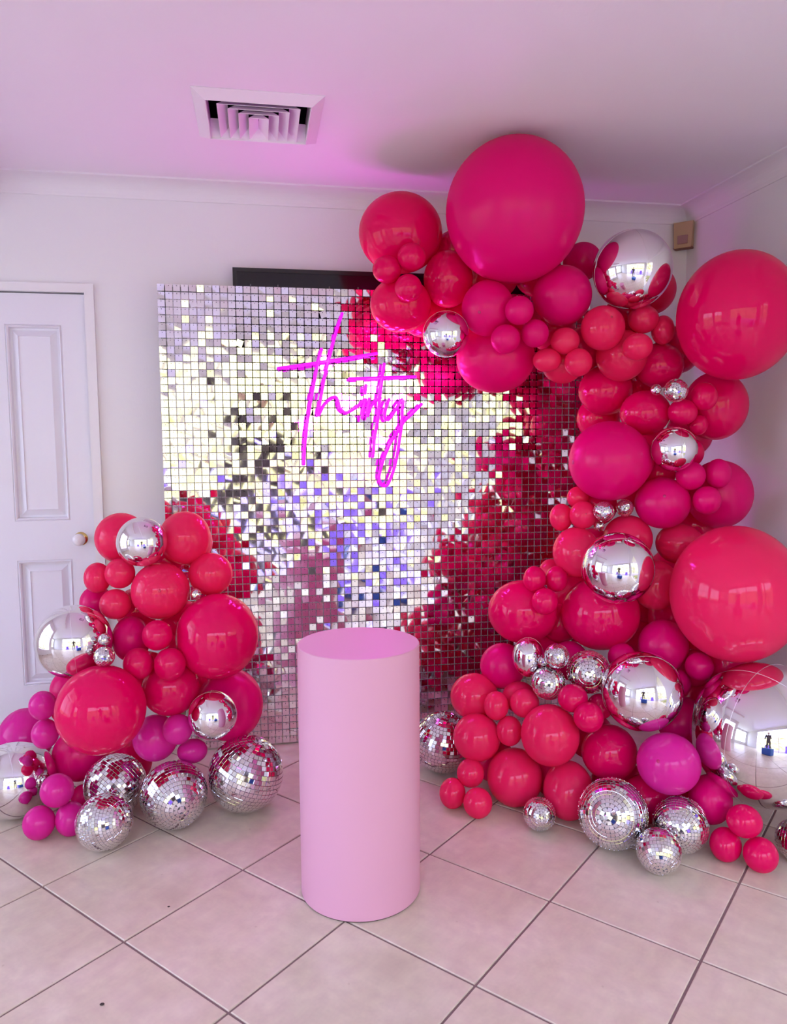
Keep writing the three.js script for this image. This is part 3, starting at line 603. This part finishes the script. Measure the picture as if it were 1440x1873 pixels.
['D',-0.547,0.678,-2.707,0.0357,0.0357,'small mirror ball at right of the large silver balloon by the door',[0.85,0.3,0.4]],
['f',-0.492,0.679,-2.930,0.0706,0.0860,'tall fuchsia balloon right of the two little mirror balls'],
['r',-0.378,0.723,-2.794,0.0541,0.0550,'top small rose balloon of the trio in the left pile'],
['r',-0.448,0.622,-2.792,0.0536,0.0575,'lower left small rose balloon of the trio in the left pile'],
['r',-0.334,0.621,-2.766,0.0561,0.0593,'lower right small rose balloon of the trio in the left pile'],
['r',-0.169,0.690,-2.867,0.1533,0.1604,'very large rose balloon at right of the left pile by the sequins'],
['r',-0.346,0.501,-2.867,0.1068,0.1044,'rose balloon below the small rose trio in the left pile'],
['f',-0.135,0.380,-2.982,0.1299,0.1415,'large shaded fuchsia balloon behind the low silver balloon of the left pile'],
['r',-0.563,0.493,-2.695,0.1515,0.1535,'largest rose balloon of the left pile with window reflection'],
['r',-0.753,0.417,-2.930,0.0377,0.0439,'small rose balloon bulging out behind left edge of the largest one'],
['S',-0.188,0.421,-2.765,0.0884,0.0884,'low mirror silver balloon at the right of the left pile'],
['p',-0.413,0.298,-2.897,0.0837,0.0870,'violet pink balloon behind the middle floor mirror ball at left'],
['p',-0.320,0.359,-2.809,0.0547,0.0557,'upper small violet pink balloon beside the low silver balloon'],
['p',-0.277,0.238,-2.889,0.0569,0.0461,'lower small violet pink balloon above the gap between mirror balls'],
['f',-0.740,0.463,-3.031,0.0784,0.0830,'fuchsia pink balloon below the large silver balloon of the left pile'],
['p',-0.806,0.458,-2.883,0.0485,0.0528,'upper small violet pink balloon at the left of the left pile'],
['p',-0.970,0.215,-3.210,0.1070,0.1205,'pale pink balloon cut off by the left edge of the photo'],
['p',-0.805,0.347,-2.890,0.0479,0.0546,'lower small violet pink balloon above the silver one at left edge'],
['f',-0.733,0.177,-3.090,0.1053,0.1045,'fuchsia balloon under the largest rose balloon of the left pile'],
['S',-0.941,0.144,-2.972,0.1441,0.1441,'mirror silver balloon on the floor cut by the left edge'],
['p',-0.745,0.172,-2.785,0.0577,0.0593,'top violet pink balloon of the floor trio at lower left'],
['p',-0.810,0.059,-2.779,0.0553,0.0592,'front left violet pink balloon of the floor trio at lower left'],
['p',-0.703,0.061,-2.784,0.0530,0.0608,'right violet pink balloon of the floor trio at lower left'],
['f',-0.704,0.047,-2.983,0.0453,0.0478,'small fuchsia balloon hidden behind the floor trio at lower left'],
['D',-0.570,0.116,-2.917,0.1161,0.1161,'back mirror ball under the largest rose balloon at left',[0.75,0.45,-0.45]],
['D',-0.563,0.097,-2.666,0.0968,0.0968,'front mirror ball nearest the camera on the left side',[0.75,0.22,0.6]],
['D',-0.337,0.122,-2.778,0.1225,0.1225,'middle mirror ball on the floor at left',[0.2,-0.05,0.98]],
['D',-0.077,0.145,-2.857,0.1450,0.1450,'rightmost and largest mirror ball on the floor at left',[0.4,0.9,0.05]],
['r',-0.492,0.759,-3.083,0.0825,0.0865,'deep rose balloon in the gap below the small coral trio, left pile'],
['r',-0.319,0.686,-3.120,0.0903,0.0928,'deep rose balloon glimpsed above the topmost small rose one, left pile'],
['r',-0.453,0.510,-3.013,0.0899,0.0925,'deep rose sliver between the two lower small rose balloons, left pile'],
['r',-0.289,0.424,-3.108,0.0868,0.0875,'deep rose sliver left of the large shaded fuchsia balloon, left pile'],
['r',-0.554,0.115,-3.119,0.0931,0.0936,'deep rose balloon in the gap over two left mirror balls, left pile'],
['r',-0.381,0.952,-3.090,0.0794,0.0828,'deep rose sliver between the two top coral balloons, left pile'],
['r',1.741,0.361,-2.661,0.0890,0.0933,'deep rose balloon in the gap above the biggest silver balloon'],
['r',1.207,0.503,-3.017,0.1020,0.1023,'deep rose balloon in the gap above the small upper mirror ball of the cluster'],
['r',1.284,0.242,-2.735,0.0934,0.0925,'deep rose balloon left of the shaded deep magenta one near the floor'],
['r',1.134,0.083,-2.747,0.0859,0.0828,'deep rose balloon in the gap between three coral balloons of the floor pile'],
['r',0.934,0.099,-2.886,0.0899,0.0861,'deep rose balloon in the gap right of the small floor coral trio'],
['r',1.741,0.664,-2.887,0.1199,0.1269,'deep rose balloon left of the giant coral balloon and above fuchsia ones'],
['r',1.804,0.826,-3.024,0.1135,0.1208,'deep rose sliver at upper right of the big silver balloon of the column'],
['r',1.619,1.237,-3.016,0.1035,0.1088,'deep rose balloon in the gap right of the largest fuchsia column balloon'],
['r',1.857,1.045,-2.973,0.1060,0.1142,'deep rose balloon in the gap above the giant coral balloon'],
['r',1.021,2.126,-3.204,0.1030,0.0991,'deep rose balloon in the gap right under the biggest ceiling balloon'],
['r',1.225,2.147,-3.220,0.1036,0.1006,'deep rose sliver above the upper small fuchsia balloon of the arch'],
['r',1.287,1.912,-3.209,0.1039,0.1032,'deep rose balloon right of the small fuchsia trio in the arch'],
['r',1.115,1.919,-3.151,0.0974,0.0958,'deep rose sliver inside the small fuchsia trio of the arch'],
['r',1.378,1.805,-3.092,0.0957,0.0965,'deep rose balloon left below the mid-size coral balloon of the arch'],
['r',1.545,1.956,-3.007,0.0922,0.0933,'deep rose balloon in the gap under the large arch silver balloon'],
['r',1.762,1.798,-2.986,0.0956,0.0999,'deep rose balloon left of the very large one by the right wall'],
['r',1.841,1.447,-3.002,0.0970,0.1037,'deep rose balloon in the gap right above the mid-column silver balloon'],
['r',1.627,1.687,-3.103,0.1005,0.1039,'deep rose balloon left of the tiny mirror ball high on the column'],
['r',1.418,0.935,-3.031,0.1009,0.1043,'deep rose sliver left above the big silver balloon of the column'],
['r',1.334,0.746,-3.032,0.0924,0.0944,'deep rose balloon in the gap right of the small rose trio'],
['r',1.662,0.565,-3.111,0.1042,0.1081,'deep rose balloon between the right large rose and fuchsia column balloons'],
['r',1.350,0.093,-2.626,0.0982,0.0965,'deep rose sliver above the largest floor mirror ball at right'],
['r',1.533,0.091,-2.503,0.0852,0.0854,'deep rose sliver above the back floor mirror ball at right'],
['r',1.695,0.573,-2.710,0.0820,0.0867,'deep rose balloon in the gap under the giant coral balloon'],
['r',-0.310,0.600,-3.000,0.0705,0.0720,'deep rose balloon in the gap right of the topmost small rose one, left pile'],
['r',1.725,0.345,-2.807,0.0771,0.0802,'deep rose sliver at the right edge of the lower silver balloon'],
['r',1.639,1.402,-2.940,0.0718,0.0757,'deep rose balloon in the gap left of the mid-column silver balloon'],
['r',1.620,1.282,-2.860,0.0680,0.0720,'deep rose balloon in the gap below left of the mid-column silver balloon'],
['r',1.389,1.146,-2.941,0.0840,0.0824,'deep rose balloon behind the three mirror balls at mid-column'],
['r',1.672,0.703,-3.027,0.0825,0.0864,'deep rose balloon in the gap at lower right of the big silver balloon'],
['r',1.239,0.650,-2.949,0.0812,0.0823,'deep rose balloon in the gap between the two large rose column balloons'],
['r',1.784,0.626,-2.750,0.0745,0.0796,'deep rose sliver left of the lower half of the giant coral balloon'],
['r',1.769,0.564,-2.561,0.0885,0.0951,'deep rose balloon between the giant coral and biggest silver balloons'],
['r',1.661,0.531,-2.618,0.0675,0.0712,'deep rose sliver around the small fuchsia balloon above the biggest silver one'],
];
for (const [kind, x, y, z, rx, ry, label, extra] of B) {
  const c = V(x, y, z), r = (rx + ry) / 2, toEye = eye.clone().sub(c), yaw = Math.atan2(toEye.x, toEye.z), left = x < -0.05 && y < 1.3 && !/arch|column/.test(label);
  const place = left ? 'left pile' : 'right arch';
  if (kind === 'S') {
    const t = thing('foil_balloon', label, 'foil balloon', [x, y - ry, z], 'silver foil balloons of the ' + place);
    t.rotation.y = yaw;
    const q = new THREE.Quaternion().setFromEuler(new THREE.Euler(gauss() * 0.25 + 0.35, gauss() * 0.3, gauss() * 0.4));
    const put = (name, geo, m) => { const p = part(name, geo, m, t, [0, ry, 0], q); p.scale.set(rx, ry, r); return p; };
    if (Math.abs(rx - ry) > 0.01) q.identity();
    put('foil', foilBody, foil); put('seam', seamGeo[0], foilSeam); put('seam', seamGeo[1], foilSeam); 
  } else if (kind === 'D') {
    const t = thing('mirror_ball', label, 'mirror ball', [x, y - r, z], 'mirror balls of the ' + place);
    t.rotation.y = yaw;
    const ax = V(...(extra ?? [0.1, 0.9, 0.2])).normalize(), q = new THREE.Quaternion().setFromUnitVectors(V(0, 1, 0), ax);
    part('core', new THREE.SphereGeometry(r * 0.972, 40, 28), ballCore, t, [0, r, 0], q);
    const px = r > 0.085 ? r / 8.2 : r > 0.045 ? r / 6.4 : r > 0.03 ? r / 5 : r / 3.6;
    part('mirror_tiles', mirrorTiles(r * 0.992, px), mirror, t, [0, r, 0], q).userData.kind = 'stuff';
    part('cap', new THREE.CylinderGeometry(r * 0.07, r * 0.09, r * 0.05, 16).translate(0, -r * 0.99, 0), foilSeam, t, [0, r, 0], q);
  } else {
    const t = thing('balloon', label, 'balloon', [x, y - ry, z], 'latex balloons of the ' + place);
    t.rotation.y = yaw;
    const dir = extra ? V(extra[0], extra[1], Math.sqrt(1 - extra[0] ** 2 - extra[1] ** 2)) : V(gauss() * 0.22, gauss() * 0.22, 1).normalize();
    // pitch so that "toward the eye" is the crown
    const pitch = new THREE.Quaternion().setFromEuler(new THREE.Euler(-Math.atan2(toEye.y, Math.hypot(toEye.x, toEye.z)), 0, 0));
    const q = pitch.clone().multiply(new THREE.Quaternion().setFromUnitVectors(V(0, 0, 1), dir));
    const hold = new THREE.Object3D();
    const body = latexBody;
    const put = (name, geo, m) => { const p = part(name, geo, m, t, [0, ry, 0], q); p.scale.set(rx, ry, r); return p; };
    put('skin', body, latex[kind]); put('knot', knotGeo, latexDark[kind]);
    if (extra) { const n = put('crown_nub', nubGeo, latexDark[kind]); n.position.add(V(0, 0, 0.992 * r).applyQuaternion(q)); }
  }
}

renderer.render(scene, camera);
